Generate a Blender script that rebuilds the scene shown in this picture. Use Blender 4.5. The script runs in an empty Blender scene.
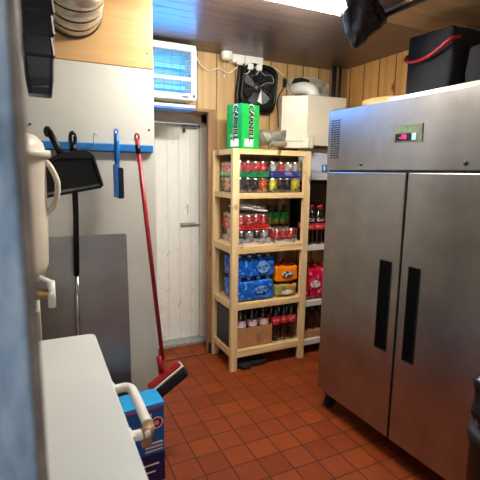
import bpy, bmesh, math, random
from mathutils import Vector, Matrix, noise
S = bpy.context.scene
COL = S.collection
R = math.radians
random.seed(7)

# ------------------------------------------------------------------ camera
cam_d = bpy.data.cameras.new('camera')
cam = bpy.data.objects.new('camera', cam_d); COL.objects.link(cam)
cam.matrix_world = Matrix(((0.90145369, 0.05576707, -0.4292683, 0.0),
                           (-0.43264276, 0.14858931, -0.88923645, 0.0),
                           (0.01419457, 0.9873253, 0.1580736, 1.57),
                           (0, 0, 0, 1)))
cam_d.sensor_width = 36; cam_d.lens = 423.155 / 480 * 36
cam_d.clip_start = 0.05; cam_d.clip_end = 50
cam_d.dof.use_dof = True; cam_d.dof.focus_distance = 2.8; cam_d.dof.aperture_fstop = 5.6
S.camera = cam

# ------------------------------------------------------------------ world, lights, exposure
S.view_settings.view_transform = 'Standard'; S.view_settings.look = 'None'
S.view_settings.gamma = 1; S.view_settings.use_curve_mapping = False
S.view_settings.exposure = 0.62
wd = bpy.data.worlds.new('world'); S.world = wd; wd.use_nodes = True
wd.node_tree.nodes['Background'].inputs[0].default_value = (0.78, 0.88, 1.0, 1)
wd.node_tree.nodes['Background'].inputs[1].default_value = .5

def area(name, loc, rot, sx, sy, power, color):
    l = bpy.data.lights.new(name, 'AREA'); l.shape = 'RECTANGLE'; l.size = sx; l.size_y = sy
    l.energy = power; l.color = color
    o = bpy.data.objects.new(name, l); COL.objects.link(o); o.location = loc; o.rotation_euler = rot
    return o

# ------------------------------------------------------------------ materials
def lin(c):
    return tuple((v/255/12.92 if v/255 <= 0.04045 else ((v/255+0.055)/1.055)**2.4) for v in c) + (1,)
class NT:
    def __init__(s, name):
        s.m = bpy.data.materials.new(name); s.m.use_nodes = True
        s.t = s.m.node_tree; s.b = s.t.nodes['Principled BSDF']; s.out = s.t.nodes['Material Output']
    def n(s, t, **k):
        x = s.t.nodes.new(t)
        for a, v in k.items():
            if a in x.inputs: x.inputs[a].default_value = v
            else: setattr(x, a, v)
        return x
    def l(s, a, b): s.t.links.new(a, b)
    def pos(s, scale=(1, 1, 1), loc=(0, 0, 0), obj=True):
        tc = s.n('ShaderNodeTexCoord'); mp = s.n('ShaderNodeMapping')
        mp.inputs['Scale'].default_value = scale; mp.inputs['Location'].default_value = loc
        s.l(tc.outputs['Object'], mp.inputs[0]); return mp.outputs[0]
    def noise(s, v, scale, detail=3, rough=.5):
        x = s.n('ShaderNodeTexNoise'); x.inputs['Scale'].default_value = scale
        x.inputs['Detail'].default_value = detail; x.inputs['Roughness'].default_value = rough
        s.l(v, x.inputs[0]); return x.outputs[0]
    def ramp(s, v, stops):
        x = s.n('ShaderNodeValToRGB'); e = x.color_ramp.elements
        while len(e) < len(stops): e.new(0.5)
        for i, (p, c) in enumerate(stops): e[i].position = p; e[i].color = c if len(c) == 4 else lin(c)
        s.l(v, x.inputs[0]); return x.outputs[0]
    def mix(s, f, a, b, mode='MIX'):
        x = s.n('ShaderNodeMix'); x.data_type = 'RGBA'; x.blend_type = mode
        for sock, v in ((x.inputs[0], f), (x.inputs[6], a), (x.inputs[7], b)):
            if hasattr(v, 'links'): s.l(v, sock)
            elif isinstance(v, (int, float)): sock.default_value = v
            else: sock.default_value = v if len(v) == 4 else lin(v)
        return x.outputs[2]
    def math(s, op, a, b=0.0, c=0.0):
        x = s.n('ShaderNodeMath'); x.operation = op
        for sock, v in zip(x.inputs, (a, b, c)):
            if hasattr(v, 'links'): s.l(v, sock)
            else: sock.default_value = v
        return x.outputs[0]
    def bump(s, h, strength=.3, dist=.002):
        x = s.n('ShaderNodeBump'); x.inputs['Strength'].default_value = strength; x.inputs['Distance'].default_value = dist
        s.l(h, x.inputs['Height']); s.l(x.outputs[0], s.b.inputs['Normal'])
    def base(s, c):
        if hasattr(c, 'links'): s.l(c, s.b.inputs['Base Color'])
        else: s.b.inputs['Base Color'].default_value = c if len(c) == 4 else lin(c)
    def set(s, **k):
        for a, v in k.items(): s.b.inputs[a.replace('_', ' ')].default_value = v

def plain(name, c, rough=.5, metal=0, var=.12, scale=30, bump=0, coat=0):
    m = NT(name); p = m.pos()
    n = m.noise(p, scale, 4)
    c1 = tuple(max(0, v*(1-var)) for v in c); c2 = tuple(min(255, v*(1+var)) for v in c)
    m.base(m.ramp(n, [(.3, c1), (.7, c2)]))
    m.set(Roughness=rough, Metallic=metal, Coat_Weight=coat)
    if bump: m.bump(n, bump)
    return m.m
def emit(name, c, st):
    m = NT(name); m.base(c); m.b.inputs['Emission Color'].default_value = lin(c); m.set(Emission_Strength=st); return m.m
def wood(name, c1, c2, axis='z', scale=1, rough=.6, knots=True):
    m = NT(name); s = {'x': (2, 26, 26), 'y': (26, 2, 26), 'z': (26, 26, 2)}[axis]
    p = m.pos(tuple(v*scale for v in s)); n = m.noise(p, 1.3, 5, .6)
    col = m.ramp(n, [(.3, c1), (.68, c2)])
    if knots:
        k = m.noise(m.pos((9, 9, 5)), 1.0, 1)
        col = m.mix(m.ramp(k, [(.70, (0, 0, 0, 1)), (.76, (1, 1, 1, 1))]), col, tuple(v*.6 for v in c1))
    m.base(col); m.set(Roughness=rough); m.bump(n, .15, .001); return m.m

def planks(name, c1, c2, groove, pitch, phase, across, along, rough, gw=.035, spec=.5, wob=0):
    """tongue-and-groove boards: across = axis the boards repeat along, along = grain axis"""
    m = NT(name); tc = m.n('ShaderNodeTexCoord'); sp = m.n('ShaderNodeSeparateXYZ'); m.l(tc.outputs['Object'], sp.inputs[0])
    a = sp.outputs['XYZ'.index(across.upper())]
    t = m.math('DIVIDE', m.math('SUBTRACT', a, phase), pitch)
    fr = m.math('FRACT', t); fl = m.math('FLOOR', t)
    d = m.math('MINIMUM', fr, m.math('SUBTRACT', 1.0, fr))
    g = m.math('LESS_THAN', d, gw)
    wn = m.n('ShaderNodeTexWhiteNoise', noise_dimensions='1D'); m.l(fl, wn.inputs['W'])
    sc = [22, 22, 22]; sc['xyz'.index(along)] = 1.6
    tc2 = m.n('ShaderNodeCombineXYZ'); m.l(m.math('MULTIPLY', wn.outputs[0], 30.0), tc2.inputs[0])
    mp = m.n('ShaderNodeMapping'); mp.inputs['Scale'].default_value = sc
    m.l(tc.outputs['Object'], mp.inputs[0]); m.l(tc2.outputs[0], mp.inputs['Location'])
    n = m.noise(mp.outputs[0], 1.0, 5, .6)
    col = m.ramp(n, [(.28, c1), (.7, c2)])
    col = m.mix(m.math('MULTIPLY', wn.outputs[0], .35), col, c1)
    kn = m.n('ShaderNodeMapping'); ks = [7, 7, 7]; ks['xyz'.index(along)] = 3.5; kn.inputs['Scale'].default_value = ks
    m.l(tc.outputs['Object'], kn.inputs[0])
    k = m.noise(kn.outputs[0], 1.0, 1)
    col = m.mix(m.ramp(k, [(.73, (0, 0, 0, 1)), (.77, (1, 1, 1, 1))]), col, groove)
    col = m.mix(g, col, groove)
    m.base(col); m.set(Roughness=rough, Specular_IOR_Level=spec)
    h = m.math('SMOOTH_MIN', m.math('MULTIPLY', d, 12.0), 0.6, .2)
    m.bump(m.math('ADD', h, m.math('MULTIPLY', n, .15)), .5, .004)
    return m.m

def tile_floor():
    m = NT('quarry_tile')
    p = m.pos(loc=(-.5703, -.1 - 2.3166 + .1507*15, 0)); 
    # keep mortar lines on the measured grid
    mp = p.node; mp.inputs['Location'].default_value = (-.5703 + .1507*20, -2.3166 + .1507*30, 0)
    br = m.n('ShaderNodeTexBrick'); br.offset = 0; br.squash = 1
    br.inputs['Scale'].default_value = 1; br.inputs['Brick Width'].default_value = .1507; br.inputs['Row Height'].default_value = .1507
    br.inputs['Mortar Size'].default_value = .0038; br.inputs['Mortar Smooth'].default_value = .3; br.inputs['Bias'].default_value = 0
    br.inputs['Color1'].default_value = lin((148, 68, 26)); br.inputs['Color2'].default_value = lin((128, 54, 20))
    br.inputs['Mortar'].default_value = lin((56, 30, 20))
    m.l(p, br.inputs[0])
    n = m.noise(m.pos(), 9, 5, .65); n2 = m.noise(m.pos(), 45, 4, .6)
    c = m.mix(m.ramp(n, [(.35, (1, 1, 1, 1)), (.75, (0, 0, 0, 1))]), m.mix(.35, br.outputs[0], (92, 38, 22)), br.outputs[0])
    c = m.mix(m.ramp(n2, [(.62, (0, 0, 0, 1)), (.78, (1, 1, 1, 1))]), c, m.mix(.5, c, (66, 32, 22)))
    m.base(c); m.set(Roughness=.5, Specular_IOR_Level=.22)
    rr = m.math('MULTIPLY_ADD', n2, .35, .32); m.l(rr, m.b.inputs['Roughness'])
    h = m.math('SUBTRACT', m.math('MULTIPLY', n2, .15), br.outputs[1]); m.bump(h, .5, .003)
    return m.m

def steel(name, c, rough=.3, vert=True, var=.06):
    m = NT(name); p = m.pos((2, 2, 160) if not vert else (420, 420, 2.5)); n = m.noise(p, 1.0, 2)
    n2 = m.noise(m.pos(), 5, 4, .6)
    m.base(m.ramp(n2, [(.3, tuple(v*(1-var) for v in c)), (.7, tuple(min(255, v*(1+var)) for v in c))]))
    m.set(Metallic=1.0)
    r_ = m.math('ADD', m.math('MULTIPLY', n, .05), m.math('MULTIPLY', n2, .04))
    m.l(m.math('ADD', r_, rough-.04), m.b.inputs['Roughness'])
    m.bump(n, .03, .0002)
    return m.m

def film(name, tint=(1, 1, 1, 1), op=.16, rough=.12):
    m = NT(name); tr = m.n('ShaderNodeBsdfTransparent'); gl = m.n('ShaderNodeBsdfGlossy')
    tr.inputs[0].default_value = tint
    gl.inputs['Roughness'].default_value = rough
    n = m.noise(m.pos((14, 14, 30)), 1.5, 3, .6)
    mx = m.n('ShaderNodeMixShader'); m.l(m.ramp(n, [(.42, (op*.5,)*3+(1,)), (.66, (op*3,)*3+(1,))]), mx.inputs[0])
    bp = m.n('ShaderNodeBump'); bp.inputs['Strength'].default_value = .8; bp.inputs['Distance'].default_value = .01
    m.l(n, bp.inputs['Height']); m.l(bp.outputs[0], gl.inputs['Normal'])
    m.l(tr.outputs[0], mx.inputs[1]); m.l(gl.outputs[0], mx.inputs[2]); m.l(mx.outputs[0], m.out.inputs[0])
    return m.m

def patchy(name, c1, c2, scale, lo=.5, hi=.56, rough=.35, stretch=(1, 1, 1), c3=None, bump=0):
    m = NT(name); n = m.noise(m.pos(stretch), scale, 3, .55)
    col = m.ramp(n, [(lo, c1), (hi, c2)])
    if c3:
        k = m.noise(m.pos(stretch, (3, 5, 1)), scale*1.6, 2)
        col = m.mix(m.ramp(k, [(.6, (0, 0, 0, 1)), (.65, (1, 1, 1, 1))]), col, c3)
    m.base(col); m.set(Roughness=rough)
    if bump: m.bump(m.noise(m.pos(), 30, 4, .6), bump, .012)
    return m.m

M = {}
M['tile'] = tile_floor()
M['panel'] = planks('pine_panelling', (164, 130, 84), (208, 172, 118), (100, 72, 44), .165, 1.5285, 'x', 'z', .42)
M['panel_side'] = planks('pine_panelling_side', (186, 132, 66), (224, 172, 100), (96, 62, 30), .18, 2.62, 'y', 'z', .42)
M['ceiling'] = planks('ceiling_boards', (88, 71, 65), (110, 92, 85), (50, 40, 36), .10, .04, 'y', 'x', .30, gw=.03)
M['soffit'] = wood('soffit_wood', (150, 116, 84), (176, 142, 106), 'x', .6, .45, False)
M['ply'] = wood('plywood', (184, 140, 88), (208, 168, 114), 'x', .35, .4, True)
M['whiteboard'] = plain('white_wall_panel', (204, 202, 192), .35, var=.02, scale=4)
M['rail'] = plain('blue_rail', (30, 116, 186), .4, var=.05)
M['rail_end'] = M['rail']
M['pine'] = wood('raw_pine', (206, 172, 120), (234, 206, 158), 'z', 1, .6)
M['pine_x'] = wood('raw_pine_rail', (206, 168, 110), (238, 206, 152), 'x', 1, .6)
M['brownwood'] = wood('brown_wood', (126, 92, 62), (154, 116, 80), 'z', 1, .6)
M['whitepaint'] = plain('white_paint', (216, 214, 204), .45, var=.04, scale=6)
def door_mat():
    m = NT('worn_white_door'); tc = m.n('ShaderNodeTexCoord'); sp = m.n('ShaderNodeSeparateXYZ'); m.l(tc.outputs['Object'], sp.inputs[0])
    t = m.math('FRACT', m.math('DIVIDE', m.math('ADD', sp.outputs[0], .012), .105)); d = m.math('MINIMUM', t, m.math('SUBTRACT', 1.0, t))
    n = m.noise(m.pos((6, 6, 2.5)), 3, 5, .7)
    z = sp.outputs[2]
    low = m.math('SUBTRACT', .58, m.math('MULTIPLY', z, .10))     # wear grows towards the kicked foot of the door
    dirt = m.math('GREATER_THAN', m.math('ADD', n, m.math('MULTIPLY', low, .28)), .76)
    c = m.mix(m.math('MULTIPLY', dirt, .55), m.ramp(n, [(.3, (232, 231, 222)), (.7, (244, 243, 237))]), (190, 180, 160))
    c = m.mix(m.math('MULTIPLY', m.math('LESS_THAN', d, .03), .5), c, (196, 192, 182))
    m.base(c); m.set(Roughness=.5); m.bump(m.math('SMOOTH_MIN', m.math('MULTIPLY', d, 10.0), .6, .2), .5, .004)
    return m.m
M['door'] = door_mat()
M['steel'] = steel('brushed_steel', (164, 162, 159), .30)
M['steel_sheet'] = steel('dull_steel_sheet', (160, 156, 152), .42)
M['steel_dark'] = plain('dark_steel', (70, 68, 66), .4, .8)
M['black'] = plain('black_plastic', (11, 11, 13), .42, var=.2); M['black'].node_tree.nodes['Principled BSDF'].inputs['Specular IOR Level'].default_value = .3
M['recess'] = plain('dark_recess', (7, 7, 7), .75); M['recess'].node_tree.nodes['Principled BSDF'].inputs['Specular IOR Level'].default_value = .05
M['blackmatte'] = plain('black_fabric', (22, 22, 24), .9, var=.25, scale=60, bump=.4)
def crinkle(name, c, rough, sc=26, st=.8, dist=.006):
    m = NT(name); n = m.noise(m.pos(), sc, 5, .65); m.base(c); m.set(Roughness=rough); m.bump(n, st, dist); return m.m
M['binbag'] = crinkle('black_polythene', (14, 17, 24), .22)
M['blueblack'] = plain('blue_black_plastic', (16, 22, 38), .34, var=.2)
M['bristle'] = crinkle('black_bristles', (10, 10, 12), .8, 160, 1, .006)
M['bluebristle'] = crinkle('blue_bristles', (10, 24, 50), .8, 160, 1, .006)
M['red'] = plain('red_plastic', (150, 12, 26), .35, var=.08)
M['blueplastic'] = plain('blue_plastic', (22, 110, 196), .35, var=.06)
M['whiteplastic'] = plain('white_plastic', (232, 230, 222), .32, var=.02)
M['cream'] = plain('cream_plastic', (208, 198, 180), .38, var=.03, scale=8)
M['boiler'] = plain('cream_enamel', (222, 214, 192), .3, var=.02, scale=5)
M['freezer'] = plain('white_enamel', (208, 210, 206), .38, var=.015, scale=3)
M['tape'] = plain('brown_tape', (150, 118, 76), .4, var=.2)
M['gasket'] = plain('grey_gasket', (150, 150, 146), .6)
M['alu'] = plain('aluminium_foil', (206, 196, 176), .34, .75, .1, 20, .3)
M['chrome'] = plain('chrome', (200, 200, 200), .2, 1)
M['darkrubber'] = plain('dark_rubber', (13, 12, 11), .7)
M['plaster'] = plain('grey_plaster', (168, 160, 142), .85, var=.25, scale=14, bump=.6)
M['hole'] = plain('hole_shade', (26, 20, 16), .9)  # near-black paints the shade inside the flue hole; also backs the fan
M['cable'] = plain('white_cable', (228, 222, 200), .5)
M['cardboard'] = plain('cardboard', (176, 124, 78), .75, var=.06, scale=18)
M['cardwhite'] = plain('white_card', (222, 214, 206), .6, var=.05)
M['green'] = plain('green_card', (14, 150, 72), .35, var=.05)
M['green_lit'] = plain('lit_green_card', (22, 178, 76), .35, var=.04)  # lighter copy of the carton green, for the better lit face
M['textwhite'] = plain('white_ink', (240, 240, 240), .4, var=.0)
M['textblack'] = plain('black_ink', (22, 24, 26), .4, var=.0)
M['textpink'] = emit('pink_digits', (255, 40, 130), 2.2)
M['textgreen'] = plain('green_ink', (70, 170, 90), .4)
M['plate'] = plain('olive_grey_plate', (104, 106, 88), .35)
M['led'] = emit('pale_green_button', (150, 205, 190), .35)
M['can_silver'] = plain('can_top', (206, 206, 206), .25, .9)
M['can_red'] = patchy('red_can_print', (196, 16, 30), (232, 190, 190), 14, .54, .6)
M['can_pink'] = patchy('pink_red_can_print', (206, 60, 66), (238, 200, 196), 16, .5, .58)
M['can_dark'] = patchy('dark_can_print', (30, 18, 26), (168, 140, 150), 15, .55, .62)
M['can_orange'] = patchy('orange_can_print', (226, 96, 40), (244, 176, 130), 15, .5, .58, c3=(40, 24, 30))
M['can_blue'] = patchy('navy_can_print', (22, 24, 48), (90, 92, 120), 14, .55, .62)
M['can_yellow'] = patchy('yellow_can_print', (214, 208, 30), (60, 60, 30), 15, .52, .58)
M['can_silverprint'] = patchy('silver_can_print', (198, 192, 194), (150, 60, 70), 15, .53, .59)
M['can_grey'] = patchy('grey_can_print', (170, 168, 172), (60, 50, 60), 15, .5, .56)
M['tray_green'] = patchy('green_tray', (10, 140, 84), (190, 230, 210), 9, .62, .66, stretch=(1, 1, 2))
M['tray_blue'] = plain('blue_tray', (36, 62, 158), .4, var=.08)
M['tray_white'] = patchy('grey_tray', (206, 198, 196), (150, 140, 150), 22, .5, .6)
M['tray_red'] = plain('red_tray', (214, 38, 46), .35, var=.08)
M['tray_dark'] = plain('dark_tray', (60, 54, 60), .5)
M['film'] = film('shrink_film', op=.26)
M['film_thin'] = film('clear_film', op=.08)
M['cola'] = plain('cola', (18, 6, 4), .1, coat=.5)
M['label_red'] = patchy('red_bottle_label', (204, 14, 30), (236, 170, 170), 26, .6, .66)
M['label_white'] = patchy('white_bottle_label', (222, 200, 206), (196, 60, 90), 26, .56, .62)
M['label_dark'] = plain('dark_label', (24, 22, 26), .4)
M['label_green'] = patchy('green_bottle_label', (18, 150, 60), (196, 220, 30), 14, .52, .56)
M['cap_red'] = plain('red_cap', (196, 16, 30), .4)
M['cap_black'] = plain('black_cap', (20, 16, 18), .35)
M['cap_green'] = plain('dark_green_cap', (10, 60, 36), .35)
M['cap_silver'] = plain('silver_cap', (220, 222, 226), .3)
M['cap_blue'] = plain('navy_cap', (24, 34, 70), .35)
M['greenbottle'] = plain('dark_green_bottle', (8, 34, 26), .1, coat=.5)
M['water'] = plain('blue_bottle', (60, 130, 200), .15, coat=.5)
M['wrap_blue'] = patchy('blue_wrap', (8, 84, 190), (40, 124, 222), 16, .45, .7, .2, c3=(120, 170, 220), bump=1)  # third tone paints pale glints into the film colour
M['wrap_print'] = patchy('pale_blue_print', (120, 170, 224), (18, 56, 130), 30, .5, .58, .3)
M['wrap_orange'] = patchy('orange_wrap', (240, 130, 14), (226, 96, 10), 12, .5, .7, .2, bump=.8)
M['wrap_olive'] = patchy('olive_wrap', (150, 150, 80), (206, 96, 30), 14, .52, .58, .3, c3=(60, 96, 50))
M['wrap_pink'] = patchy('crimson_wrap', (206, 14, 62), (226, 60, 96), 12, .5, .7, .2, c3=(236, 150, 170), bump=.8)
M['print_dark'] = patchy('dark_print', (40, 36, 60), (226, 220, 226), 34, .5, .56, .3)
M['print_white'] = patchy('white_print', (236, 226, 230), (160, 60, 90), 34, .55, .62, .3)
M['boxblue'] = plain('blue_carton', (22, 96, 176), .35, var=.05)
M['boxtop'] = plain('light_blue_carton_lid', (34, 160, 224), .35, var=.04)
M['boxnavy'] = plain('navy_carton_band', (22, 34, 96), .35, var=.05)
M['magenta'] = plain('magenta_ink', (206, 26, 96), .4)
M['greywrap'] = crinkle('grey_clear_wrap', (132, 130, 116), .3, 18, 1, .012)
M['uv'] = emit('fly_killer_tube', (100, 205, 255), .9)
M['uvback'] = emit('self_lit_reflector', (50, 175, 235), .28)  # reflector emits by itself, standing in for light from the tubes
M['uvgrid'] = plain('blue_grey_grid', (96, 112, 150), .4)
M['traylit'] = plain('blue_lit_tray', (36, 110, 220), .3)  # tube light on the underside put into its blue colour
M['tubewhite'] = emit('fluorescent_tube', (255, 246, 226), 14)
M['diffuser'] = emit('lamp_diffuser', (255, 250, 240), 112); M['fill_diffuser'] = emit('fill_lamp_diffuser', (255, 244, 226), 22)  # the weaker diffuser belongs to an added, unseen fill lamp
def jamb_mat():
    m = NT('sky_tinted_metal'); n = m.noise(m.pos((9, 9, 3)), 2, 5, .7)  # blue of the reflected sky painted into the mottled metal
    m.base(m.ramp(n, [(.3, (70, 88, 112)), (.5, (140, 166, 194)), (.72, (200, 218, 234))])); m.set(Roughness=.4, Metallic=.3); m.bump(n, .3, .003); return m.m
M['jamb'] = jamb_mat()
M['jambedge'] = plain('taupe_edge_strip', (112, 104, 98), .5, var=.2)
M['duskwall'] = plain('dull_wall', (190, 186, 176), .7)
M['bluewhite'] = plain('blue_lit_white_panel', (206, 216, 232), .4, var=.03)  # white board with the blue light mixed into its colour
M['grille_grey'] = plain('dark_grey_wire', (60, 62, 66), .4)
M['greylight'] = plain('grey_plastic', (120, 122, 124), .4)

# ------------------------------------------------------------------ helpers
class MB:
    def __init__(s): s.bm = bmesh.new(); s.mats = []
    def mi(s, m):
        m = M[m]
        if m not in s.mats: s.mats.append(m)
        return s.mats.index(m)
    def _fin(s, nv, nf, m, mat=None, smooth=False):
        s.bm.verts.ensure_lookup_table(); s.bm.faces.ensure_lookup_table()
        i = s.mi(m)
        for f in s.bm.faces[nf:]: f.material_index = i; f.smooth = smooth
        if mat is not None:
            bmesh.ops.transform(s.bm, matrix=mat, verts=s.bm.verts[nv:])
    def box(s, lo, hi, m, bev=0, seg=2, mat=None):
        nv, nf = len(s.bm.verts), len(s.bm.faces)
        b = bmesh.new(); bmesh.ops.create_cube(b, size=1)
        for v in b.verts:
            for k in range(3): v.co[k] = lo[k] + (v.co[k]+.5)*(hi[k]-lo[k])
        if bev: bmesh.ops.bevel(b, geom=b.edges[:], offset=bev, segments=seg, affect='EDGES', profile=.5)
        s.merge(b, m, mat); return s
    def merge(s, b, m, mat=None, smooth=False):
        nv, nf = len(s.bm.verts), len(s.bm.faces)
        b.verts.index_update(); vs = [s.bm.verts.new(v.co) for v in b.verts]
        for f in b.faces:
            try: s.bm.faces.new([vs[v.index] for v in f.verts])
            except ValueError: pass
        b.free(); s._fin(nv, nf, m, mat, smooth)
    def lathe(s, prof, m, seg=16, c=(0, 0, 0), mat=None, cap=True, smooth=True, rx=1, ry=1):
        """prof: list of (radius, z)"""
        nv, nf = len(s.bm.verts), len(s.bm.faces); rings = []
        for r, z in prof:
            rings.append([s.bm.verts.new((c[0]+rx*r*math.cos(2*math.pi*k/seg), c[1]+ry*r*math.sin(2*math.pi*k/seg), c[2]+z)) for k in range(seg)])
        for a, b in zip(rings, rings[1:]):
            for k in range(seg): s.bm.faces.new((a[k], a[(k+1) % seg], b[(k+1) % seg], b[k]))
        s._fin(nv, nf, m, None, smooth); nf2 = len(s.bm.faces)
        if cap: s.bm.faces.new(rings[0][::-1]); s.bm.faces.new(rings[-1])
        s._fin(nv, nf2, m, mat, False); return s
    def tube(s, pts, r, m, seg=8, rr=None, cap=True, close=False):
        nv, nf = len(s.bm.verts), len(s.bm.faces)
        pts = [Vector(p) for p in pts]; rings = []; n = len(pts); up = None
        for i, p in enumerate(pts):
            if close: d = pts[(i+1) % n]-pts[i-1]
            else: d = pts[min(i+1, n-1)]-pts[max(i-1, 0)]
            d.normalize()
            if up is None:
                up = Vector((0, 0, 1)) if abs(d.z) < .9 else Vector((1, 0, 0))
            a = d.cross(up).normalized(); up = a.cross(d).normalized()
            q = rr[i] if rr else r
            rings.append([s.bm.verts.new(p + a*q*math.cos(2*math.pi*k/seg) + up*q*math.sin(2*math.pi*k/seg)) for k in range(seg)])
        prs = list(zip(rings, rings[1:])) + ([(rings[-1], rings[0])] if close else [])
        for a, b in prs:
            for k in range(seg): s.bm.faces.new((a[k], a[(k+1) % seg], b[(k+1) % seg], b[k]))
        s._fin(nv, nf, m, None, True); nf2 = len(s.bm.faces)
        if cap and not close: s.bm.faces.new(rings[0][::-1]); s.bm.faces.new(rings[-1])
        s._fin(nv, nf2, m); return s
    def prism(s, poly, z0, z1, m, axis='z', bev=0, mat=None):
        """poly in the plane normal to axis"""
        b = bmesh.new()
        def P(u, v, w): return {'z': (u, v, w), 'y': (u, w, v), 'x': (w, u, v)}[axis]
        a = [b.verts.new(P(u, v, z0)) for u, v in poly]; c = [b.verts.new(P(u, v, z1)) for u, v in poly]; n = len(poly)
        b.faces.new(a[::-1]); b.faces.new(c)
        for k in range(n): b.faces.new((a[k], a[(k+1) % n], c[(k+1) % n], c[k]))
        bmesh.ops.recalc_face_normals(b, faces=b.faces)
        if bev: bmesh.ops.bevel(b, geom=b.edges[:], offset=bev, segments=2, affect='EDGES', profile=.5)
        s.merge(b, m, mat); return s
    def blob(s, lo, hi, m, amp=.01, fr=12, cuts=10, rnd=.03, seed=0, smooth=True, fold=0):
        """a soft wrapped box: subdivided, rounded and creased"""
        b = bmesh.new(); bmesh.ops.create_cube(b, size=1)
        bmesh.ops.subdivide_edges(b, edges=b.edges[:], cuts=cuts, use_grid_fill=True)
        L, H = Vector(lo), Vector(hi); C = (L+H)/2; h = (H-L)/2
        for v in b.verts:
            p = Vector((v.co.x*2*h.x, v.co.y*2*h.y, v.co.z*2*h.z))
            q = Vector([max(-(h[k]-rnd), min(h[k]-rnd, p[k])) for k in range(3)])
            d = p-q
            if d.length > 1e-6: p = q + d.normalized()*rnd
            nn = noise.noise_vector((p+Vector((seed*3.1, seed*1.7, seed)))*fr)
            f = abs(noise.noise((p+Vector((seed, 0, seed*2)))*fr*.6))*fold
            p = p + nn*amp - (d.normalized()*f if d.length > 1e-6 else Vector())
            v.co = C+p
        s.merge(b, m, None, smooth); return s
    def text(s, txt, size, m, mat, bend=None, depth=.0006, off=0):
        """lettering; lies in local x/z plane facing -y; bend = radius of the cylinder it wraps"""
        cu = bpy.data.curves.new('lettering', 'FONT'); cu.body = txt; cu.size = size; cu.align_x = 'CENTER'; cu.align_y = 'CENTER'
        cu.resolution_u = 2; cu.offset = off
        o = bpy.data.objects.new('lettering', cu); COL.objects.link(o)
        dg = bpy.context.evaluated_depsgraph_get(); me = bpy.data.meshes.new_from_object(o.evaluated_get(dg))
        b = bmesh.new(); b.from_mesh(me)
        bpy.data.objects.remove(o); bpy.data.curves.remove(cu); bpy.data.meshes.remove(me)
        for v in b.verts:
            x, y = v.co.x, v.co.y
            if bend: a = x/bend; v.co = (bend*math.sin(a), -bend*math.cos(a)-depth, y)
            else: v.co = (x, -depth, y)
        s.merge(b, m, mat); return s
    def build(s, name, parent=None, loc=None):
        me = bpy.data.meshes.new(name); s.bm.to_mesh(me); s.bm.free()
        for m in s.mats: me.materials.append(m)
        o = bpy.data.objects.new(name, me); COL.objects.link(o)
        if parent: o.parent = parent
        if loc: o.location = loc
        return o
def T(x=0, y=0, z=0, rz=0, rx=0, ry=0):
    return Matrix.Translation((x, y, z)) @ Matrix.Rotation(rz, 4, 'Z') @ Matrix.Rotation(ry, 4, 'Y') @ Matrix.Rotation(rx, 4, 'X')
def tag(o, label, cat, group=None, kind=None):
    o['label'] = label; o['category'] = cat
    if group: o['group'] = group
    if kind: o['kind'] = kind
    return o
def thing(name, label, cat, loc=(0, 0, 0), rz=0, group=None, rx=0, ry=0):
    o = bpy.data.objects.new(name, None); COL.objects.link(o); o.empty_display_size = .05
    o.location = loc; o.rotation_euler = (rx, ry, rz); return tag(o, label, cat, group)
def struct(name, mb):
    o = mb.build(name); o['kind'] = 'structure'; return o
def children(o): return [c for c in bpy.data.objects if c.parent == o]
def dup(o, loc, rz=0, label=None, group=None):
    c = o.copy(); COL.objects.link(c); c.location = loc; c.rotation_euler = (0, 0, rz)
    if label: c['label'] = label
    if group: c['group'] = group
    def rec(a, b):
        for ch in children(a):
            d = ch.copy(); COL.objects.link(d); d.parent = b; rec(ch, d)
    rec(o, c); return c
def rr_poly(x0, z0, x1, z1, r, n=5):
    out = []
    for cx, cz, a0 in ((x1-r, z1-r, 0), (x0+r, z1-r, 90), (x0+r, z0+r, 180), (x1-r, z0+r, 270)):
        for k in range(n+1):
            a = R(a0+90*k/n); out.append((cx+r*math.cos(a), cz+r*math.sin(a)))
    return out
def smooth_path(pts, n=6):
    """Catmull-Rom through the points"""
    P = [Vector(p) for p in pts]; P = [P[0]*2-P[1]] + P + [P[-1]*2-P[-2]]; out = []
    for i in range(1, len(P)-2):
        for k in range(n):
            t = k/n; a, b, c, d = P[i-1:i+3]
            out.append(.5*((2*b) + (c-a)*t + (2*a-5*b+4*c-d)*t*t + (3*b-a-3*c+d)*t**3))
    out.append(P[-2]); return out

# ------------------------------------------------------------------ the room
struct('floor', MB().box((-1.6, -1.6, -.1), (2.9, 3.75, 0), 'tile'))
struct('ceiling', MB().box((-1.6, -1.6, 2.5), (2.9, 3.75, 2.6), 'ceiling'))
w = MB(); w.box((1.36, 3.3, 0), (2.72, 3.36, 2.5), 'panel'); w.box((1.42, 3.36, 0), (2.72, 3.7, 2.5), 'panel'); w.box((1.36, 3.36, 2.06), (1.42, 3.7, 2.5), 'panel'); w.box((-.9, 3.3, 2.065), (1.36, 3.7, 2.5), 'panel'); w.box((-.9, 3.3, 0), (.5, 3.7, 2.065), 'panel')
struct('wall_back', w)
struct('wall_right', MB().box((2.6, -1.6, 0), (2.72, 3.3, 2.5), 'panel_side'))
struct('wall_left', MB().box((-1.02, -1.6, 0), (-.9, 3.7, 2.5), 'duskwall'))
struct('wall_front', MB().box((.95, -1.62, 0), (2.72, -1.5, 2.5), 'duskwall').box((-1.02, -1.62, 2.1), (.95, -1.5, 2.5), 'duskwall'))
struct('wall_alcove', MB().box((.38, 2.362, 0), (.43, 3.298, 2.499), 'whitepaint').box((.38, 3.3, 0), (.499, 3.62, 2.06), 'whitepaint'))  # unseen side wall, added in white to brighten the door and fridge reflection
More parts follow.
